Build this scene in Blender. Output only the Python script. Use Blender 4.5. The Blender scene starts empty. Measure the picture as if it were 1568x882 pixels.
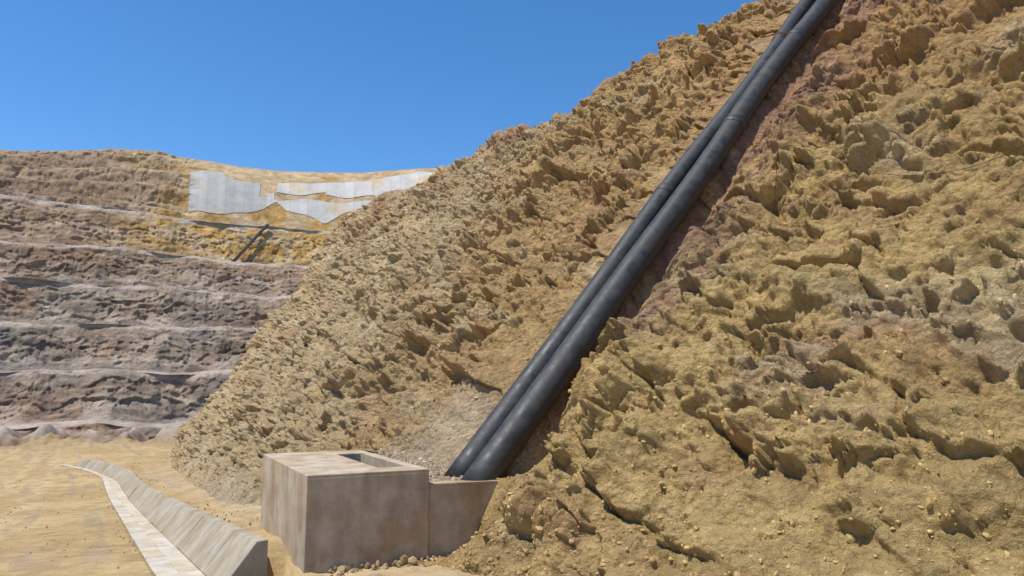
import bpy, math, numpy as np
from mathutils import Vector
rng=np.random.RandomState(7)
sc=bpy.context.scene
# ---------------------------------------------------------------- noise
def hsh(ix,iy,iz,seed):
    h=(ix.astype(np.int64)*374761393+iy.astype(np.int64)*668265263+iz.astype(np.int64)*2147483647+seed*974634777)&0xFFFFFFFF
    h=((h^(h>>13))*1274126177)&0xFFFFFFFF
    return (h^(h>>15)^(h>>7))&0xFFFF
_r=np.random.RandomState(3)
G=_r.normal(size=(4096,3)); G/=np.linalg.norm(G,axis=1)[:,None]; G=G.astype(np.float32)
RV=_r.rand(65536,4).astype(np.float32)
def perlin(p,seed=0):
    p=p.astype(np.float32); i=np.floor(p); f=p-i; i=i.astype(np.int64)
    u=f*f*f*(f*(f*6-15)+10); out=np.zeros(len(p),np.float32)
    for dx in (0,1):
        wx=u[:,0] if dx else 1-u[:,0]
        for dy in (0,1):
            wy=u[:,1] if dy else 1-u[:,1]
            for dz in (0,1):
                wz=u[:,2] if dz else 1-u[:,2]
                g=G[hsh(i[:,0]+dx,i[:,1]+dy,i[:,2]+dz,seed)&4095]
                out+=wx*wy*wz*(g[:,0]*(f[:,0]-dx)+g[:,1]*(f[:,1]-dy)+g[:,2]*(f[:,2]-dz))
    return out*1.5
def fbm(p,o=3,seed=0,gain=.5):
    a=1.;s=np.zeros(len(p),np.float32);q=p.copy()
    for k in range(o):
        s+=a*perlin(q,seed+k*17);a*=gain;q=q*2.03+11.3
    return s
def billow(p,o=2,seed=0,gain=.45):
    a=1.;s=np.zeros(len(p),np.float32);q=p.copy()
    for k in range(o):
        s+=a*(np.abs(perlin(q,seed+k*17))*2-.5);a*=gain;q=q*2.1+5.7
    return s
def facet(p,seed=0,edge=.16,tilt=.9,deep=.3):
    """fractured, worn blocks: each cell has own height and tilt, with crevices at the joints"""
    p=p.astype(np.float32); b=np.floor(p-.5).astype(np.int64)
    best=np.full(len(p),9e9,np.float32);sec=best.copy();hh=np.zeros(len(p),np.float32);rr=np.zeros(len(p),np.float32)
    for dx in (0,1):
        for dy in (0,1):
            for dz in (0,1):
                ix=b[:,0]+dx;iy=b[:,1]+dy;iz=b[:,2]+dz
                k=hsh(ix,iy,iz,seed); r=RV[k]; g=G[k&4095]
                ex=p[:,0]-(ix+.5+(r[:,0]-.5)*.8);ey=p[:,1]-(iy+.5+(r[:,1]-.5)*.8);ez=p[:,2]-(iz+.5+(r[:,2]-.5)*.8)
                d=ex*ex+ey*ey+ez*ez
                v=(r[:,3]-.5)*.7+(g[:,0]*ex+g[:,1]*ey+g[:,2]*ez)*tilt
                m=d<best
                sec=np.where(m,best,np.minimum(sec,d))
                best=np.where(m,d,best);hh=np.where(m,v,hh);rr=np.where(m,r[:,3],rr)
    e=np.clip((np.sqrt(sec)-np.sqrt(best))/edge,0,1);e=e*(2-e)
    return hh*e-(1-e)*deep,rr
def sstep(a,b,x):
    t=np.clip((x-a)/(b-a),0,1);return t*t*(3-2*t)
# ---------------------------------------------------------------- mesh helpers
def grid_mesh(name,P,nr,nc,mat,col=None,smooth=True,flip=False):
    me=bpy.data.meshes.new(name)
    idx=np.arange(nr*nc).reshape(nr,nc)
    a=idx[:-1,:-1].ravel();b=idx[:-1,1:].ravel();c=idx[1:,1:].ravel();d=idx[1:,:-1].ravel()
    F=np.stack([a,b,c,d] if not flip else [a,d,c,b],1).astype(np.int32)
    me.vertices.add(nr*nc);me.vertices.foreach_set('co',P.astype(np.float32).ravel())
    me.loops.add(F.size);me.loops.foreach_set('vertex_index',F.ravel())
    me.polygons.add(len(F));me.polygons.foreach_set('loop_start',np.arange(0,F.size,4,dtype=np.int32))
    me.polygons.foreach_set('use_smooth',np.full(len(F),smooth))
    me.update(calc_edges=True)
    if col is not None:
        at=me.color_attributes.new('Col','FLOAT_COLOR','POINT')
        c4=np.ones((nr*nc,4),np.float32);c4[:,:3]=np.clip(col,0.005,.95);at.data.foreach_set('color',c4.ravel())
    me.materials.append(mat)
    o=bpy.data.objects.new(name,me);sc.collection.objects.link(o);return o
def mesh_obj(name,V,F,mat,smooth=False,bevel=0,parent=None,col=None):
    me=bpy.data.meshes.new(name);me.from_pydata([tuple(map(float,v)) for v in V],[],[tuple(f) for f in F]);me.update()
    if smooth:
        me.polygons.foreach_set('use_smooth',np.full(len(me.polygons),True))
    if col is not None:
        at=me.color_attributes.new('Col','FLOAT_COLOR','POINT')
        c4=np.ones((len(V),4),np.float32);c4[:,:3]=col;at.data.foreach_set('color',c4.ravel())
    me.materials.append(mat)
    o=bpy.data.objects.new(name,me);sc.collection.objects.link(o)
    if bevel:
        m=o.modifiers.new('bev','BEVEL');m.width=bevel;m.segments=2;m.limit_method='ANGLE'
    if parent: o.parent=parent
    return o
def empty(name):
    o=bpy.data.objects.new(name,None);sc.collection.objects.link(o);return o
# ---------------------------------------------------------------- materials
def nodes(name,rough=.95):
    m=bpy.data.materials.new(name);m.use_nodes=True;nt=m.node_tree
    b=nt.nodes['Principled BSDF'];b.inputs['Roughness'].default_value=rough
    b.inputs['Specular IOR Level'].default_value=.15
    return m,nt,b
def noise(nt,scale,detail=5,rough=.6,vec=None):
    n=nt.nodes.new('ShaderNodeTexNoise');n.inputs['Scale'].default_value=scale;n.inputs['Detail'].default_value=detail
    n.inputs['Roughness'].default_value=rough
    if vec is not None: nt.links.new(vec,n.inputs['Vector'])
    return n
def ramp(nt,fac,stops):
    r=nt.nodes.new('ShaderNodeValToRGB');e=r.color_ramp.elements
    while len(e)<len(stops): e.new(.5)
    for k,(p,c) in enumerate(stops):
        e[k].position=p;e[k].color=(*c,1) if len(c)==3 else c
    nt.links.new(fac,r.inputs[0]);return r
def mul(nt,a,b,mode='MULTIPLY',fac=1.):
    m=nt.nodes.new('ShaderNodeMixRGB');m.blend_type=mode;m.inputs[0].default_value=fac
    nt.links.new(a,m.inputs[1]);nt.links.new(b,m.inputs[2]);return m
def earth(name,scales,lo=.72,hi=1.22,bump=.5,dist=.03,vor=None):
    m,nt,b=nodes(name)
    tc=nt.nodes.new('ShaderNodeTexCoord').outputs['Object']
    at=nt.nodes.new('ShaderNodeVertexColor');at.layer_name='Col';colr=at.outputs[0]
    n1=noise(nt,scales[0],6,.7,tc);n2=noise(nt,scales[1],5,.75,tc)
    r1=ramp(nt,n1.outputs[0],[(.3,(lo,lo*.97,lo*.94)),(.5,(1,1,1)),(.72,(hi,hi*1.01,hi*1.03))])
    r2=ramp(nt,n2.outputs[0],[(.32,(lo+.08,)*3),(.68,(hi-.08,)*3)])
    c=mul(nt,mul(nt,colr,r1.outputs[0]).outputs[0],r2.outputs[0])
    nt.links.new(c.outputs[0],b.inputs['Base Color'])
    ad=nt.nodes.new('ShaderNodeMath');ad.operation='MULTIPLY_ADD';nt.links.new(n2.outputs[0],ad.inputs[0]);ad.inputs[1].default_value=.45
    nt.links.new(n1.outputs[0],ad.inputs[2])
    h=ad.outputs[0]
    if vor:
        v=nt.nodes.new('ShaderNodeTexVoronoi');v.inputs['Scale'].default_value=vor;nt.links.new(tc,v.inputs['Vector'])
        a2=nt.nodes.new('ShaderNodeMath');a2.operation='MULTIPLY_ADD';nt.links.new(v.outputs['Distance'],a2.inputs[0]);a2.inputs[1].default_value=-.35
        nt.links.new(h,a2.inputs[2]);h=a2.outputs[0]
    bp=nt.nodes.new('ShaderNodeBump');bp.inputs['Strength'].default_value=bump;bp.inputs['Distance'].default_value=dist
    nt.links.new(h,bp.inputs['Height']);nt.links.new(bp.outputs[0],b.inputs['Normal'])
    return m
M_rock=earth('rock_face',(4,26),bump=1.,dist=.18,vor=11)
M_far=earth('pit_wall_rock',(.35,1.6),bump=1.,dist=1.2)
M_ground=earth('dirt_ground',(2.2,34),bump=.7,dist=.03,vor=14,lo=.74,hi=1.2)
M_stone=earth('loose_stone',(6,40),bump=.5,dist=.02)
def concrete(name,dark,light,stain,sc_=1.6):
    m,nt,b=nodes(name,.9)
    tc=nt.nodes.new('ShaderNodeTexCoord').outputs['Object']
    n=noise(nt,sc_,8,.65,tc);r=ramp(nt,n.outputs[0],[(.3,dark),(.62,light)])
    n2=noise(nt,.9,5,.6,tc);r2=ramp(nt,n2.outputs[0],[(.42,(1,1,1)),(.7,stain)])
    n3=noise(nt,60,4,.7,tc);r3=ramp(nt,n3.outputs[0],[(.3,(.84,.84,.84)),(.7,(1.1,1.1,1.1))])
    mp=nt.nodes.new('ShaderNodeMapping');mp.inputs['Scale'].default_value=(3,3,.4);nt.links.new(tc,mp.inputs['Vector'])
    n4=noise(nt,1.3,5,.6,mp.outputs[0]);r4=ramp(nt,n4.outputs[0],[(.35,(.82,.8,.78)),(.55,(1,1,1)),(.75,(1.1,1.08,1.06))])
    c=mul(nt,mul(nt,r.outputs[0],r2.outputs[0]).outputs[0],r3.outputs[0]);c=mul(nt,c.outputs[0],r4.outputs[0])
    nt.links.new(c.outputs[0],b.inputs['Base Color'])
    bp=nt.nodes.new('ShaderNodeBump');bp.inputs['Strength'].default_value=.35;bp.inputs['Distance'].default_value=.012
    a=mul(nt,n3.outputs[0],n.outputs[0],'ADD',.8);nt.links.new(a.outputs[0],bp.inputs['Height']);nt.links.new(bp.outputs[0],b.inputs['Normal'])
    return m
M_box=concrete('box_concrete',(.38,.295,.20),(.57,.475,.35),(.80,.67,.52),2.4)
M_chan=concrete('channel_concrete',(.33,.285,.21),(.45,.395,.30),(.85,.76,.6))
M_lip=concrete('lip_concrete',(.48,.43,.34),(.62,.56,.45),(.88,.78,.6))
# pipe
M_pipe,nt,b=nodes('black_hdpe',.5);b.inputs['Specular IOR Level'].default_value=.42
tc=nt.nodes.new('ShaderNodeTexCoord').outputs['Object']
n=noise(nt,3.5,8,.7,tc);r=ramp(nt,n.outputs[0],[(.35,(.026,.026,.025)),(.6,(.052,.050,.046)),(.8,(.14,.12,.09))])
n2=noise(nt,45,4,.8,tc);r2=ramp(nt,n2.outputs[0],[(.62,(0,0,0)),(.74,(.14,.12,.09))])
c=mul(nt,r.outputs[0],r2.outputs[0],'ADD',.7);nt.links.new(c.outputs[0],b.inputs['Base Color'])
rr=ramp(nt,n.outputs[0],[(.35,(.42,)*3),(.7,(.8,)*3)]);nt.links.new(rr.outputs[0],b.inputs['Roughness'])
bp=nt.nodes.new('ShaderNodeBump');bp.inputs['Strength'].default_value=.3;bp.inputs['Distance'].default_value=.02
nt.links.new(n.outputs[0],bp.inputs['Height']);nt.links.new(bp.outputs[0],b.inputs['Normal'])
M_dark,nt,b=nodes('dark_metal',.7);nn=noise(nt,8);r=ramp(nt,nn.outputs[0],[(.3,(.03,.03,.03)),(.7,(.07,.065,.055))]);nt.links.new(r.outputs[0],b.inputs['Base Color'])
M_rust,nt,b=nodes('rusty_band',.8);nn=noise(nt,8);r=ramp(nt,nn.outputs[0],[(.3,(.12,.03,.015)),(.7,(.2,.06,.03))]);nt.links.new(r.outputs[0],b.inputs['Base Color'])
M_wood,nt,b=nodes('raw_wood',.8);nn=noise(nt,9);r=ramp(nt,nn.outputs[0],[(.3,(.5,.36,.2)),(.7,(.65,.5,.3))]);nt.links.new(r.outputs[0],b.inputs['Base Color'])
M_liner,nt,b=nodes('grey_liner',.75)
tc=nt.nodes.new('ShaderNodeTexCoord').outputs['Object']
at=nt.nodes.new('ShaderNodeVertexColor');at.layer_name='Col'
nn=noise(nt,.25,7,.7,tc);r=ramp(nt,nn.outputs[0],[(.3,(.8,.78,.74)),(.7,(1.12,1.1,1.06))])
n5=noise(nt,.09,6,.65,tc);r5=ramp(nt,n5.outputs[0],[(.52,(1,1,1)),(.64,(1.12,.92,.64))])
c=mul(nt,mul(nt,at.outputs[0],r.outputs[0]).outputs[0],r5.outputs[0]);nt.links.new(c.outputs[0],b.inputs['Base Color'])

# ---------------------------------------------------------------- frames (metres)
gx,gy=-.492,.870      # down-road direction
nx,ny=.870,.492       # across, toward cut slope
BO=np.array([-2.75,10.17]);A=np.array([.888,.459]);Bv=np.array([-.459,.888])   # box frame
PB=np.array([-.40,12.1]);HD=np.array([.742,.670]);WD=np.array([.670,-.742])   # pipe frame
PZ0=1.2;PSL=.9736
def road_z(s):
    return np.interp(s,[-1000,-30,0,12,25,34,42,50,75,90,125,6000],[3.4,3.37,.85,-.16,-1.25,-1.95,-2.4,-2.65,-3.1,-5,-9,-9])
# ---------------------------------------------------------------- cut slope
toe=np.array([(10.5,-3.3,1.4),(5.3,3.0,.8),(1.35,7.66,.33),(-1.45,10.65,-.2),(-3.67,14.0,-.3),(-7.55,19.85,-.7),(-12.2,28.7,-1.5),(-17.2,38.5,-2.2),(-23.2,51,-2.7),(-24.5,57,-2.8),(-17,74,-2.8)],float)
crest=np.array([(26.5,7.9,20.4),(21.5,14.6,20.3),(16,20.5,19.2),(9,26.2,16.9),(3.3,30.8,14.8),(-.2,35,14.4),(-4,40.5,14.4),(-9,49,14.6),(-13.2,59,15.6),(-13,66,15.5),(-5,79,15)],float)
segn=[50,230,260,200,175,130,110,110,30,15]
tt=np.concatenate([np.linspace(k,k+1,n,endpoint=False) for k,n in enumerate(segn)]+[[len(segn)]])
def cat(P,t):
    k=np.clip(np.floor(t).astype(int),0,len(P)-2);f=(t-k)[:,None]
    p0=P[np.clip(k-1,0,None)];p1=P[k];p2=P[k+1];p3=P[np.clip(k+2,None,len(P)-1)]
    return .5*((2*p1)+(-p0+p2)*f+(2*p0-5*p1+4*p2-p3)*f**2+(-p0+3*p1-3*p2+p3)*f**3)
T=cat(toe,tt);C=cat(crest,tt)
vv=np.concatenate([np.linspace(-.09,0,40,endpoint=False),np.linspace(0,1,820)**1.25])
nb=30;NR=len(vv)+nb;NC=len(tt)
P=np.zeros((NR,NC,3))
P[:len(vv)]=T[None]+(C-T)[None]*vv[:,None,None]
dirh=(C-T).copy();dirh[:,2]=0;dirh/=np.linalg.norm(dirh,axis=1)[:,None]
for k in range(nb):
    d=.16*(k+1)**1.6
    P[len(vv)+k]=C+dirh*d;P[len(vv)+k,:,2]-=.10*d-.5*(1-np.exp(-d/1.0))*.9
du=np.gradient(P,axis=1);dv=np.gradient(P,axis=0)
N=np.cross(du,dv);N/=np.linalg.norm(N,axis=2)[...,None]+1e-9
N*=np.sign(N[...,2:3])
P=P.reshape(-1,3);N=N.reshape(-1,3)
vcol=np.repeat(np.concatenate([vv,np.full(nb,1.)]),NC);tcol=np.tile(tt,NR)
warp=np.stack([fbm(P/1.1,3,5),fbm(P/1.1,3,25),fbm(P/1.1,3,45)],1)
Pw=P+warp*.20
bd=np.array([[.82,.30,-.48],[-.25,.95,.17],[.51,-.02,.86]])   # tilted bedding frame
Q=Pw@bd.T
f1,r1=facet(Q/np.array([2.6,2.1,1.25]),1,.10,.95,.36)
f2,r2=facet(Q/np.array([.85,.7,.5])+3.3,2,.12,1.05,.38)
f3,r3=facet(Pw/np.array([.34,.31,.24])+7.7,3,.18,1.1,.36)
f4,r4=facet(P/.14+1.7,4,.3,1.0,.35)
big=fbm(P/5.5,4,60);fine=fbm(P/.14,2,80)
bl1=billow(P/np.array([2.2,2.2,1.5])+warp*.1,4,90,.5)
left=sstep(3.4,5.5,tcol)
patch=sstep(-.25,.30,fbm(P/3,3,130)+.1)
patch2=sstep(-.2,.25,fbm(P/1.4,3,140)+.02)
# bedding ledges: slow rise, then a sharp undercut
lz=Q[:,2]/1.15+fbm(P/3.2,3,150)*1.3
fr_=lz-np.floor(lz);ledge=np.where(fr_<.82,fr_/.82,(1-fr_)/.18)-.5
ledge*=sstep(-.15,.35,fbm(P/2.6,2,160)+.1)*(1-.4*left)
lz2=Q[:,2]/.36+fbm(P/1.5,3,170)*1.2
fr2=lz2-np.floor(lz2);ledge2=(np.where(fr2<.8,fr2/.8,(1-fr2)/.2)-.5)*sstep(-.05,.3,fbm(P/1.9,2,180))
disp=big*.80+bl1*.28*(1-.35*left)+f1*.58*(1-.40*left)*(.45+.55*patch)+f2*.35*(.25+.75*patch2)+f3*.16*(.55+.45*patch2)+f4*.06+fine*.025+ledge*.46+ledge2*.13
N=N+np.array([0,0,-.20])
h=(P[:,:2]-PB)@HD;w=(P[:,:2]-PB)@WD
near=sstep(1.9,.55,np.abs(w))*sstep(-.2,.5,h)*sstep(26,20,h)
a_=(P[:,:2]-BO)@A;b_=(P[:,:2]-BO)@Bv
boxn=sstep(.8,.1,np.maximum.reduce([a_-3.3,-a_-0.2,b_-2.6,-b_-.6]))
toeatt=.35+.65*sstep(0,.08,vcol)
apron=sstep(3.0,3.4,tcol)*sstep(6.5,5,tcol)*sstep(.07,.0,vcol-.04*big)
amp=toeatt*(1-.68*near)*(1-.80*boxn)*(1-.65*apron)
P2=P+N*(disp*amp)[:,None]
P2[:,2]-=.12*big
# pipe bed and gully on its right
h=(P2[:,:2]-PB)@HD;w=(P2[:,:2]-PB)@WD
pz=PZ0+PSL*h
gul=(.62+.25*sstep(6,1,h))*np.exp(-((w-.82)/.44)**2)
tgt=np.maximum(pz-.16-gul+disp*.26*sstep(-.2,1,h)+.12*sstep(.5,1.3,-w),.98+disp*.04)
wt=sstep(2.0,.55,np.abs(w))*sstep(-1.1,-.5,h)*sstep(24,20,h)
P2[:,2]=P2[:,2]*(1-wt)+tgt*wt
# fill behind the wing wall
a_=(P2[:,:2]-BO)@A;b_=(P2[:,:2]-BO)@Bv
fin=sstep(1.70,1.76,a_)*sstep(.08,.18,b_)*sstep(4.2,2.8,b_)
lvl=.95+.09*np.clip(b_-.3,0,4)*sstep(0,-.6,w)+disp*.05
P2[:,2]=np.where(fin>0,P2[:,2]*(1-fin)+np.maximum(P2[:,2],lvl)*fin,P2[:,2])
# excavation in front of wing wall
cap=-.03+np.clip(a_-2.40,0,9)*2.1+np.clip(-.35-b_,0,9)*.8*sstep(1.0,2.4,a_)+disp*.08
inx=(b_<.1)&(b_>-3)&(a_>-.5)
P2[:,2]=np.where(inx,np.minimum(P2[:,2],cap),P2[:,2])
inb=(a_>-.15)&(a_<1.72)&(b_>.02)&(b_<3.58)
P2[:,2]=np.where(inb,np.minimum(P2[:,2],-.2),P2[:,2])
# colours
def mixc(c,d,k): return c*(1-k[:,None])+np.array(d)[None]*k[:,None]
n1=fbm(P/6,4,200);n2=fbm(P/2.2,4,220);n3=fbm(P/.8,3,240);st=fbm((P@bd.T)/np.array([6,4,.9]),3,260)
c=np.tile(np.array([.53,.345,.15]),(len(P),1))
c=mixc(c,(.57,.425,.235),sstep(3.3,5.2,tcol)*.85)
c=mixc(c,(.61,.43,.18),sstep(3.2,2.2,tcol)*sstep(.55,.15,vcol)*sstep(-.5,.2,n1+.2)*.85)
c=mixc(c,(.53,.295,.12),sstep(3.2,2.6,tcol)*sstep(.3,.6,vcol)*.6)
c=mixc(c,(.36,.16,.09),sstep(.22,.7,n1*.5+n2*.5+sstep(.75,1,vcol)*.42)*.6)
c=mixc(c,(.47,.28,.14),sstep(.2,.6,st)*.35)
c=mixc(c,(.65,.52,.33),sstep(.05,.6,n2*.5-st*.6)*.5)
c=mixc(c,(.34,.19,.14),sstep(1.9,.8,np.abs(w-1.1))*sstep(.3,2,h)*sstep(-.5,.25,n3+.1)*.65)
c=mixc(c,(.37,.19,.13),sstep(4,1.6,np.abs(w-1.8))*sstep(4,6,h)*sstep(.0,.5,n3*.6+n2)*.4)
c=mixc(c,(.51,.42,.30),np.clip(apron+boxn*sstep(.1,.4,b_),0,1)*.55)
c*=(1+.16*(r2-.5)+.26*(r3-.5)+.12*(r1-.5))[:,None]
c=mixc(c,(.38,.31,.23),sstep(.82,.97,r3)*left*.4)
c*=np.array([1.01,1.0,.98])
grid_mesh('cut_slope',P2,NR,NC,M_rock,c)
SL=P2.reshape(NR,NC,3);SLc=c.reshape(NR,NC,3)

# ---------------------------------------------------------------- ground sheet
def cum(segs):
    o=[]
    for a,b,n in segs:o.append(np.linspace(a,b,n,endpoint=False))
    o.append([segs[-1][1]]);return np.concatenate(o)
cc=cum([(-4000,-400,6),(-400,-60,24),(-60,-14,80),(-14,-6,80),(-6,.90,130),(.90,.98,2),(.98,2.2,6),(2.2,2.28,2),(2.28,6,60),(6,40,25),(40,400,10),(400,4000,5)])
ss=cum([(-4000,-100,6),(-100,0,20),(0,6,20),(6,20,260),(20,40,180),(40,70,150),(70,120,110),(120,400,20),(400,4000,6)])
S,Cc=np.meshgrid(ss,cc,indexing='ij');S=S.ravel();Cc=Cc.ravel()
X=Cc*nx+S*gx;Y=Cc*ny+S*gy;Z=road_z(S)
p=np.stack([X,Y,Z*0],1)
loc=sstep(200,60,np.hypot(X,Y))
gn=fbm(p/4,3,400);gf=fbm(p/.5,4,420);gs,gr=facet(p/np.array([.16,.16,.16]),9)
rough_=.4+.8*sstep(.1,.5,fbm(p/2.5,3,440))+1.2*sstep(2.2,2.4,Cc)
Z=Z+loc*(gn*.05+gf*.024*rough_+gs*.014*rough_)
rut=0
for rc in (-1.9,-3.3,-5.1,-7.0,-9.2):
    rut=rut+np.exp(-((Cc-rc-gn*.5)/.20)**2)
tread=np.sin(S*2*math.pi/.22+gf*2)*.5+.5
Z-=loc*rut*(.035+.014*tread*sstep(30,20,S))
back=sstep(2.15,2.3,Cc)*sstep(60,50,S)*sstep(10.9,12,S)
Z+=back*(.24+.10*np.clip(Cc-2.6,0,2)*sstep(13,16,S))
Z-=.10*sstep(2.2,2.6,Cc)*sstep(11,10,S)
bendc=-.012*np.clip(S-44,0,None)**2
ch=(Cc>.92+bendc)&(Cc<2.26+bendc)&(S<57.5)&(S>-20)
Z=np.where(ch,road_z(S)-.7,Z)
Z=np.where((Cc>1.3)&(Cc<2.58)&(S>9.2)&(S<11.2),np.minimum(Z,road_z(S)-.6),Z)
a_=(np.stack([X,Y],1)-BO)@A;b_=(np.stack([X,Y],1)-BO)@Bv
Z=np.where((a_>.15)&(a_<1.6)&(b_>.15)&(b_<3.45),-.5,Z)
bn=fbm(p/6,3,460);bn2=fbm(p/1.6,3,470)
Z+=np.exp(-((S-63-bn*1.5)/1.3)**2)*sstep(-7,-10,Cc)*(.85+.5*bn2)
Z+=np.exp(-((S-80-bn*3)/5)**2)*sstep(14,2,Cc)*np.clip(.9+1.4*bn+.5*bn2,0,4)*loc
Z+=np.exp(-((S-108)/9)**2)*np.clip(2.8+4.5*bn,0,9)*sstep(30,10,Cc)*sstep(-170,-120,Cc)
p3=np.stack([X,Y,Z],1)
g1=fbm(p/9,3,500);g2=fbm(p/1.3,4,520);g3=fbm(np.stack([Cc/.7,S/9,S*0],1),3,540)
c=np.tile(np.array([.40,.275,.125]),(len(X),1))
c=mixc(c,(.50,.365,.185),sstep(-.2,.4,g1+.4*g3)*.7)
c=mixc(c,(.31,.215,.115),sstep(.05,.5,g2)*.6)
c=mixc(c,(.28,.21,.145),sstep(.2,.5,g3)*.5)
c=mixc(c,(.50,.38,.22),np.clip(rut,0,1)*.4)
c=mixc(c,(.42,.33,.21),sstep(2.3,3.4,Cc)*.35*sstep(60,40,S))
c=mixc(c,(.17,.12,.08),np.exp(-((S-63-bn*1.5)/1.6)**2)*sstep(-7,-10,Cc)*.9)
c=mixc(c,(.30,.20,.11),np.exp(-((S-80)/6)**2)*.6)
c=mixc(c,(.25,.17,.11),sstep(84,92,S)*.9)
c=mixc(c,(.44,.37,.30),np.exp(-((S-108)/9)**2)*sstep(.0,.25,bn)*.7)
grid_mesh('ground',p3,len(ss),len(cc),M_ground,c)

# ---------------------------------------------------------------- far pit wall
prof=[(128,-9.5),(140,-9.0),(146,-4.4),(154,-4.1),(163,4.9),(170,5.1),(180,14.9),(187,15.1),(197,25.6),(204,25.8),(214,36.8),(222,37.1),(234,52.0),(243,52.4),(270,77)]
rows=[5,26,6,46,6,46,6,46,6,46,6,50,8,100]
qq=[];lab=[];fr=[]
for k,n in enumerate(rows):
    for j in range(n):
        f=j/n;qq.append((prof[k][0]*(1-f)+prof[k+1][0]*f,prof[k][1]*(1-f)+prof[k+1][1]*f));lab.append(k);fr.append(f)
qq.append(prof[-1]);lab.append(14);fr.append(0.)
for k in range(12):
    qq.append((270+3*(k+1)**1.5,77));lab.append(14);fr.append((k+1)/12)
qq=np.array(qq);lab=np.array(lab);fr=np.array(fr)
az=np.radians(np.concatenate([np.linspace(-115,-45,100,endpoint=False),np.linspace(-45,-4,820,endpoint=False),np.linspace(-4,40,60)]))
topt=np.interp(np.degrees(az),[-115,-60,-35,-31.3,-28.9,-26,-23.8,-20.7,-17.9,-12,-7,0,40],[.2,.26,.2712,.281,.291,.2935,.287,.2825,.2815,.287,.298,.30,.3])
def wall_base(azr,R,z,lb,f):
    tp=np.interp(np.degrees(azr),np.degrees(az),topt)
    right=sstep(-27,-21,np.degrees(azr))
    zt=2.4+tp*270
    k=np.where(lb==13,f,np.where(lb==14,1.,0.))
    z=np.where(lb>=13,52.6+(zt-52.6)*(k+.25*np.sin(k*math.pi)*.5*right),z)
    z=np.where(lb==14,zt-.12*(R-270),z)
    z=z-np.where(lb<13,1,1-k)*right*np.interp(R,[140,180,243,270],[-0.2,-.5,1.5,0])
    return z
AZ,QR=np.meshgrid(az,qq[:,0]);_,QZ=np.meshgrid(az,qq[:,1]);_,LB=np.meshgrid(az,lab);_,FR=np.meshgrid(az,fr)
AZ=AZ.ravel();QR=QR.ravel();QZ=QZ.ravel();LB=LB.ravel();FR=FR.ravel()
Zb=wall_base(AZ,QR,QZ,LB,FR)
key=np.stack([AZ*150/14,AZ*0,np.floor(LB/2)*3.1],1)
wav=fbm(key,3,600);key2=np.stack([AZ*150/45,Zb/60,AZ*0],1);wav2=fbm(key2,3,620)
up13=np.where(LB>=13,1.,0.)
degA=np.degrees(AZ);linz=sstep(-25,-23,degA)*up13
Rn=QR+wav*1.5*(1-up13)+wav2*7*(1-linz)
Zn=Zb+fbm(np.stack([AZ*150/14,np.floor((LB+1)/2)*5.,AZ*0],1),3,640)*.9*(1-up13)
Zn=Zn+up13*(1-linz)*1.6*np.sin(FR*2*math.pi*3.5+wav2*4)*(LB==13)*sstep(1,.85,FR)
pp=np.stack([Rn*np.sin(AZ),Rn*np.cos(AZ),Zn],1)
w3=np.stack([fbm(pp/8,2,650),fbm(pp/8,2,660),fbm(pp/8,2,670)],1)*2
F1,R1=facet((pp+w3)/np.array([7,7,3.5]),21,.22);F2,R2=facet((pp+w3)/np.array([2.8,2.8,1.4]),22,.22)
edgef=np.where((LB%2==1)&(LB<13),np.clip(np.sin(np.clip(FR,0,1)*math.pi),0,1)**.6,.04)
face=np.where(LB>=13,.7,edgef)
gullies=fbm(np.stack([AZ*150/2.5,Zn/14,AZ*0],1),3,680)
dd=(F1*.9+F2*.75+gullies*.7+fbm(pp/1.1,2,685)*.35)*face*(1-.97*linz)
pp[:,0]+=np.sin(AZ)*dd;pp[:,1]+=np.cos(AZ)*dd;pp[:,2]+=dd*-.12+(fbm(pp/4,3,690)*.14*(1-.9*linz))
m1=fbm(pp/22,4,700);m2=fbm(pp/7,4,720);m3=fbm((pp+w3*.4)/np.array([30,30,1.6]),3,740)
c=np.tile(np.array([.39,.26,.155]),(len(pp),1))
low=sstep(42,15,Zn)
c=mixc(c,(.30,.235,.17),low*.8)
c=mixc(c,(.20,.17,.145),sstep(.0,.45,m1+.3*m3)*.6*low)
c=mixc(c,(.33,.175,.095),sstep(.05,.5,-m1+.5*m2)*.6)
c=mixc(c,(.50,.39,.27),sstep(.1,.5,m2-.4*m1)*.5)
c=mixc(c,(.20,.125,.08),sstep(.1,.4,m3)*.5)
c=mixc(c,(.50,.40,.30),sstep(.1,.4,-m3)*.4)
gold=sstep(-29,-24,degA+m1*4)*sstep(34,41,Zn+m2*4)
c=mixc(c,(.60,.365,.10),gold*.85)
c=mixc(c,(.44,.245,.09),gold*sstep(.1,.4,-m2)*.5)
c=mixc(c,(.56,.43,.28),gold*sstep(-.1,.4,m2+.6*up13*sstep(.0,.5,FR))*.65)
c=mixc(c,(.46,.31,.19),sstep(58,66,Zn+m2*6)*(1-gold)*.6)
c*=(1+.25*(R1-.5)+.35*(R2-.5))[:,None]
berm=np.where(LB%2==0,1.,0.);berm=np.where((LB%2==1)&(LB<13),sstep(.88,.94,FR+m2*.03),berm);berm=np.where(LB>=13,0,berm)
bf=fbm(np.stack([AZ*150/7,np.floor((LB+1)/2)*7.,AZ*0],1),3,760)
berm*=(.5+.5*sstep(-.35,.2,bf))*np.where(LB<2,.3,1.)
berm=np.maximum(berm,np.where((LB%2==1)&(LB<13)&(LB>1),sstep(.18,.0,FR-m2*.4)*.35,0))
c=mixc(c,(.58,.47,.37),np.clip(berm*1.0,0,1))
c=mixc(c,(.54,.38,.24),np.where(LB>=13,sstep(.93,.99,FR),0)*.7)
grid_mesh('pit_wall',pp,len(qq),len(az),M_far,c)
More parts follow.
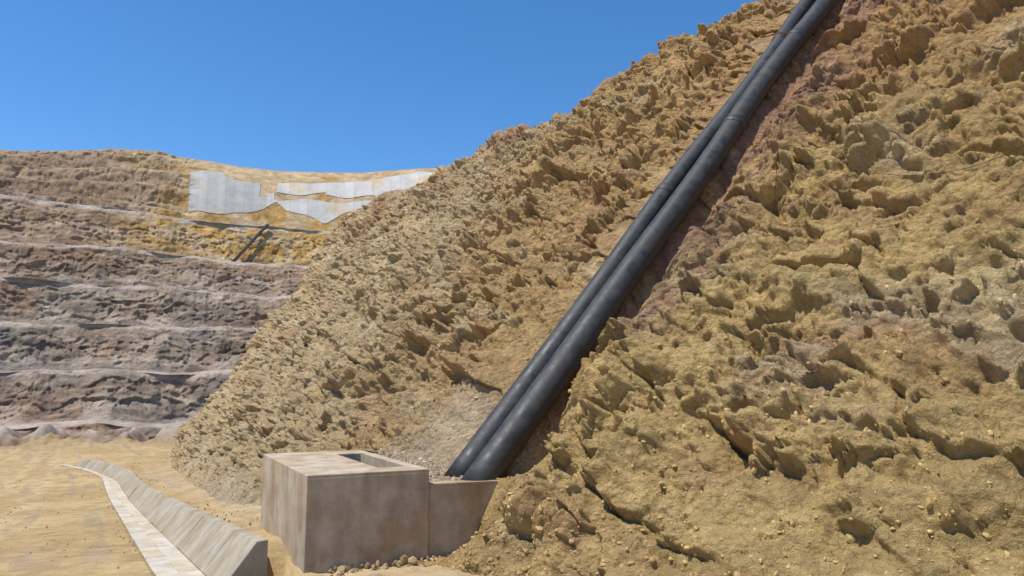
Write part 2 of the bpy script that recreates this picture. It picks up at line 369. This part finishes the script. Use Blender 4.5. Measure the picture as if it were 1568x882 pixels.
WR=pp.reshape(len(qq),len(az),3)
top0=int(np.where(lab==13)[0][0]);f5=int(np.where(lab==11)[0][0]);NT=rows[13]
def wall_pt(azd,row):
    j=np.interp(math.radians(azd),az,np.arange(len(az)));j0=int(j);f=j-j0;r0=int(row);g=row-r0
    a=WR[r0,j0]*(1-f)+WR[r0,j0+1]*f;b=WR[r0+1,j0]*(1-f)+WR[r0+1,j0+1]*f
    return a*(1-g)+b*g
def azpx(x): return math.degrees(math.atan((x-784)/1132/.97))
# grey liner draped on the upper slope: one continuous sheet with seams, uncovered in places
xa=np.arange(292,668,2.0);ta=np.linspace(.06,.9,150)
V=[];CO=[]
for i,x0 in enumerate(xa):
    strip=int((x0-292)//14);sh=1+.04*math.sin(strip*2.7)+.03*math.sin(strip*7.1)
    seam=.91 if (x0-292)%14<2 else 1.
    for t in ta:
        q=wall_pt(azpx(x0),top0+t*NT);R_=np.hypot(q[0],q[1]);k=(R_-.12)/R_
        V.append((q[0]*k,q[1]*k,q[2]+.12))
        base=np.array((.40,.385,.365)) if x0<412 else np.array((.50,.48,.45))
        CO.append(base*sh*seam)
F=[];nt_=len(ta)
for i in range(len(xa)-1):
    x0=xa[i]
    lo=np.interp(x0,[292,350,405,425,440,500,560,640,660],[.14,.12,.20,.30,.22,.10,.30,.52,.60])+.010*math.sin(x0*.11)
    hi=np.interp(x0,[292,340,352,405,430,500,560,640,660],[.74,.70,.58,.54,.60,.64,.70,.86,.84])+.006*math.sin(x0*.13)
    for j in range(nt_-1):
        t=ta[j]
        if t<lo or t>hi: continue
        if 420<x0<575 and .34+.02*math.sin(x0*.07)<t<.41+.02*math.sin(x0*.09+1)+.0004*(x0-420)*(x0<500): continue
        if 398<x0<426 and t>.34+.004*(x0-398): continue
        a=i*nt_+j;F.append((a,a+nt_,a+nt_+1,a+1))
mesh_obj('slope_liner',V,F,M_liner,smooth=True,col=np.array(CO))

# ---------------------------------------------------------------- tubes
def tube(name,path,rad,mat,parent=None,n=28,rj=None):
    V=[];F=[];path=[np.array(q,float) for q in path]
    for i,q in enumerate(path):
        d=path[min(i+1,len(path)-1)]-path[max(i-1,0)];d/=np.linalg.norm(d)
        u=np.cross(d,[0,0,1.]);u/=np.linalg.norm(u);v=np.cross(u,d)
        r=rad if rj is None else rj[i]
        for k in range(n):
            t=2*math.pi*k/n;V.append(q+(u*math.cos(t)+v*math.sin(t))*r)
    for i in range(len(path)-1):
        for k in range(n):F.append((i*n+k,i*n+(k+1)%n,(i+1)*n+(k+1)%n,(i+1)*n+k))
    F.append(tuple(range(n))[::-1]);F.append(tuple((len(path)-1)*n+k for k in range(n)))
    return mesh_obj(name,V,F,mat,smooth=True,parent=parent)
def pipe_pt(h,wo,dz,k=0):
    wob=.035*math.sin(h*.55+k)+.02*math.sin(h*1.3+2*k)
    if h>10.6: wob+=(-.10 if k else .10)*min(1,(h-10.6)/1.2)
    xy=PB+HD*h+WD*(wo+wob)
    return (xy[0],xy[1],PZ0+PSL*h+dz+.03*math.sin(h*.8+k*2))
def mkpipe(name,wo,dz,r,k,h0,joints):
    e=empty(name)
    hs=list(np.arange(h0,20,.25))
    tube('pipe_barrel',[pipe_pt(h,wo,dz,k) for h in hs],r,M_pipe,e,32)
    for j in joints:
        ln=.16
        tube('weld_collar',[pipe_pt(j+q*ln,wo,dz,k) for q in (-.5,-.4,.4,.5)],r,M_pipe,e,32,rj=[r*1.005,r*1.07,r*1.07,r*1.005])
    return e
e1=mkpipe('drainage_pipe',.26,.10,.248,0,-.50,[7.4,10.7,16])
e2=mkpipe('drainage_pipe.001',-.28,.12,.215,1.7,-.45,[5.4,10.9,15])
tube('strap_band',[pipe_pt(11.0+q,-.28,.12,1.7) for q in (-.03,.03)],.238,M_rust,e2)
fp=[]
for t in np.linspace(0,1,14):
    q=wall_pt(-21.0+2.3*t,f5+1+t*48);R_=np.hypot(q[0],q[1]);fp.append(q)
fp=np.array(fp)
ln_=np.array([fp[0]*(1-t)+fp[-1]*t for t in np.linspace(0,1,14)])
fp=fp*.35+ln_*.65
fp[1:-1]=(fp[:-2]+fp[1:-1]*2+fp[2:])/4
R_=np.hypot(fp[:,0],fp[:,1]);fp[:,:2]*=((R_-1.6)/R_)[:,None];fp[:,2]+=.5
fp=[q for q in fp]
e3=empty('drainage_pipe.002');tube('pipe_barrel',fp,.27,M_dark,e3,12)
tube('pipe_barrel_b',[(q[0]+.6,q[1]-.15,q[2]) for q in fp],.27,M_dark,e3,12)

# ---------------------------------------------------------------- concrete box
def bx(a,b,z): 
    q=BO+A*a+Bv*b;return (q[0],q[1],z)
box=empty('concrete_inlet_box')
W=1.75;L=3.6;H=1.2
o=[(0,0),(W,0),(W,L),(0,L)];i_=[(1.14,.5),(1.58,.5),(1.58,2.95),(1.14,2.95)]
V=[bx(a,b,-1) for a,b in o]+[bx(a,b,H) for a,b in o]+[bx(a,b,H) for a,b in i_]+[bx(a,b,-.4) for a,b in i_]
F=[(0,1,5,4),(1,2,6,5),(2,3,7,6),(3,0,4,7),(3,2,1,0)]
for k in range(4):
    k2=(k+1)%4;F.append((4+k,4+k2,8+k2,8+k));F.append((8+k,8+k2,12+k2,12+k))
F.append((12,13,14,15))
mesh_obj('box_body',V,F,M_box,bevel=.012,parent=box)
def prism(name,pts,b0,b1,mat,par,bev=.012):
    V=[bx(a,b0,z) for a,z in pts]+[bx(a,b1,z) for a,z in pts];n=len(pts)
    F=[tuple(range(n)),tuple(range(2*n-1,n-1,-1))]+[(k,k+n,(k+1)%n+n,(k+1)%n)for k in range(n)]
    return mesh_obj(name,V,F,mat,bevel=bev,parent=par)
prism('wing_wall',[(W+.003,-.5),(3.3,-.5),(2.98,.97),(W+.003,.985)],.03,.25,M_box,box)
prism('form_ledge',[(.01,1.135),(W-.01,1.135),(W-.01,1.150),(.01,1.150)],-.006,.0,M_box,box,.002)
# ---------------------------------------------------------------- channel
def cp(c,s,dz): return (c*nx+s*gx,c*ny+s*gy,float(road_z(s))+dz)
chn=empty('drainage_channel')
sec_l=[(.90,-.6),(.90,.035),(1.17,.04),(1.27,-.20),(1.27,-.6)]
sec_b=[(1.275,-.6),(1.275,-.205),(1.66,-.21),(1.66,-.6)]
sec_r=[(1.665,-.6),(1.665,-.205),(2.10,.36),(2.25,.37),(2.25,-.6)]
def sweep(name,sec,s0,s1,step,mat,jit=0):
    s=s0
    V=[];F=[]
    while s<s1-.01:
        e=min(s+step,s1)-.02;m=4;b0=len(V);n=len(sec);jx=(rng.rand()-.5)*jit;jz=(rng.rand()-.5)*jit
        for i in range(m+1):
            si=s+(e-s)*i/m;bend=-.012*max(0,si-44)**2
            for c_,z_ in sec:V.append(cp(c_+jx+bend,si,z_+jz))
        for i in range(m):
            for k in range(n):
                k2=(k+1)%n;F.append((b0+i*n+k,b0+i*n+k2,b0+(i+1)*n+k2,b0+(i+1)*n+k))
        F.append(tuple(b0+k for k in range(n))[::-1]);F.append(tuple(b0+m*n+k for k in range(n)))
        s+=step
    return mesh_obj(name,V,F,mat,bevel=.012,parent=chn)
sweep('channel_lip',sec_l,7,58,1.5,M_lip,.012)
sweep('channel_bed',sec_b,9,58,3,M_lip,.004)
sweep('channel_side_wall',sec_r,10.75,58,1.75,M_chan,.014)
# ---------------------------------------------------------------- loose stones
ph=(1+5**.5)/2
ico=np.array([(-1,ph,0),(1,ph,0),(-1,-ph,0),(1,-ph,0),(0,-1,ph),(0,1,ph),(0,-1,-ph),(0,1,-ph),(ph,0,-1),(ph,0,1),(-ph,0,-1),(-ph,0,1)])/1.9
icf=np.array([(0,11,5),(0,5,1),(0,1,7),(0,7,10),(0,10,11),(1,5,9),(5,11,4),(11,10,2),(10,7,6),(7,1,8),(3,9,4),(3,4,2),(3,2,6),(3,6,8),(3,8,9),(4,9,5),(2,4,11),(6,2,10),(8,6,7),(9,8,1)])
pos=[];siz=[];cl=[]
r_=np.arange(40,430);wgt=np.exp(-(r_-40)/110.)
rowi=rng.choice(r_,7000,p=wgt/wgt.sum());coli=rng.randint(60,900,7000)
for a,b in zip(rowi,coli):
    q=SL[a,b];pos.append(q);siz.append(.008+.032*rng.rand()**5);cl.append(SLc[a,b]*.88)
for k in range(5200):
    s_=4+50*rng.rand()**1.7
    if rng.rand()<.45: c_=2.32+rng.rand()*1.6
    else: c_=.85-12*rng.rand()**1.8
    if 2.2<c_<4.6 and s_<14: continue
    x_,y_=c_*nx+s_*gx,c_*ny+s_*gy
    pos.append((x_,y_,float(road_z(s_))+(.26 if c_>2.3 and s_>9.8 else .0)+.003));siz.append(.005+.028*rng.rand()**6);cl.append(np.array([.40,.29,.17])*(.8+.4*rng.rand()))
SLf=SL[40:330:2,400:760:2].reshape(-1,3)
fa=(SLf[:,:2]-BO)@A;fb=(SLf[:,:2]-BO)@Bv
SLf=SLf[(fa>1.85)&(fa<4)&(fb>.28)&(fb<3.3)]
for k in rng.randint(0,len(SLf),900):
    q=SLf[k]
    pos.append((q[0]+rng.rand()*.03,q[1]+rng.rand()*.03,q[2]+.003));siz.append(.010+.03*rng.rand()**3);cl.append(np.array([.46,.37,.26])*(.7+.5*rng.rand()))
for k in range(120):
    a=.3+2.0*rng.rand();b=-.02-.5*rng.rand()**2;q=BO+A*a+Bv*b
    pos.append((q[0],q[1],-.03));siz.append(.012+.05*rng.rand()**4);cl.append(np.array([.40,.28,.15])*(.6+.6*rng.rand()))
pos=np.array(pos);siz=np.array(siz);cl=np.array(cl);n=len(pos)
V=ico[None]*(siz[:,None,None])*(.7+.6*rng.rand(n,12,1))*(.6+.8*rng.rand(n,1,3))
V=V+pos[:,None,:];V=V.reshape(-1,3)
Fa=(icf[None]+12*np.arange(n)[:,None,None]).reshape(-1,3)
mesh_obj('loose_stones',V,Fa.tolist(),M_stone,col=np.repeat(cl,12,0))
# ---------------------------------------------------------------- small things
def slope_at(x,y):
    d=(SL[::3,::3,0]-x)**2+(SL[::3,::3,1]-y)**2;k=np.unravel_index(np.argmin(d),d.shape);return SL[::3,::3][k][2]
st=empty('wooden_stake')
q=np.array([.02,8.95,slope_at(.02,8.95)])
V=[(q[0]+dx*.03*k,q[1]+dy*.02*k+.02*(z>0.1),q[2]+z) for z,k in ((-.3,1),(.12,1),(.16,.6)) for dx,dy in((-1,-1),(1,-1),(1,1),(-1,1))]
F=[(0,1,5,4),(1,2,6,5),(2,3,7,6),(3,0,4,7),(4,5,9,8),(5,6,10,9),(6,7,11,10),(7,4,8,11),(8,9,10,11)]
mesh_obj('stake_shaft',V,F,M_wood,parent=st)
cb=[]
for t in np.linspace(0,1,26):
    x=4.8+1.8*t;y=13.3-5.2*t;cb.append((x,y,slope_at(x,y)+.06))
cb=np.array(cb)
for _ in range(12): cb[1:-1,2]=np.maximum(cb[1:-1,2],(cb[:-2,2]+cb[2:,2])/2)
e4=empty('cable');tube('cable_wire',cb,.004,M_dark,e4,6)

# ---------------------------------------------------------------- camera, light, sky
cam=bpy.data.cameras.new('camera');co=bpy.data.objects.new('camera',cam);sc.collection.objects.link(co)
co.location=(0,0,2.4);co.rotation_euler=(math.radians(90+7.5),0,0)
cam.sensor_width=36;cam.lens=26;cam.clip_end=12000;sc.camera=co
sd=Vector((-.93,-.38,0)).normalized();el=math.radians(68)
sd=Vector((sd.x*math.cos(el),sd.y*math.cos(el),math.sin(el)))
sl=bpy.data.lights.new('sun','SUN');sl.energy=5.0;sl.angle=math.radians(.5);sl.color=(1,.965,.91)
so=bpy.data.objects.new('sun',sl);sc.collection.objects.link(so);so.rotation_euler=sd.to_track_quat('Z','Y').to_euler()
w_=bpy.data.worlds.new('World');sc.world=w_;w_.use_nodes=True;nt=w_.node_tree
sk=nt.nodes.new('ShaderNodeTexSky');sk.sky_type='NISHITA';sk.sun_disc=False;sk.sun_elevation=el
sk.sun_rotation=math.atan2(sd.x,sd.y);sk.altitude=1300;sk.air_density=1.0;sk.dust_density=.15;sk.ozone_density=3
hs=nt.nodes.new('ShaderNodeHueSaturation');hs.inputs['Saturation'].default_value=1.25;hs.inputs['Value'].default_value=1.6
nt.links.new(sk.outputs[0],hs.inputs['Color'])
bg=nt.nodes['Background'];bg.inputs[1].default_value=.115;nt.links.new(hs.outputs[0],bg.inputs[0])
sc.view_settings.view_transform='Standard';sc.view_settings.look='None';sc.view_settings.exposure=0
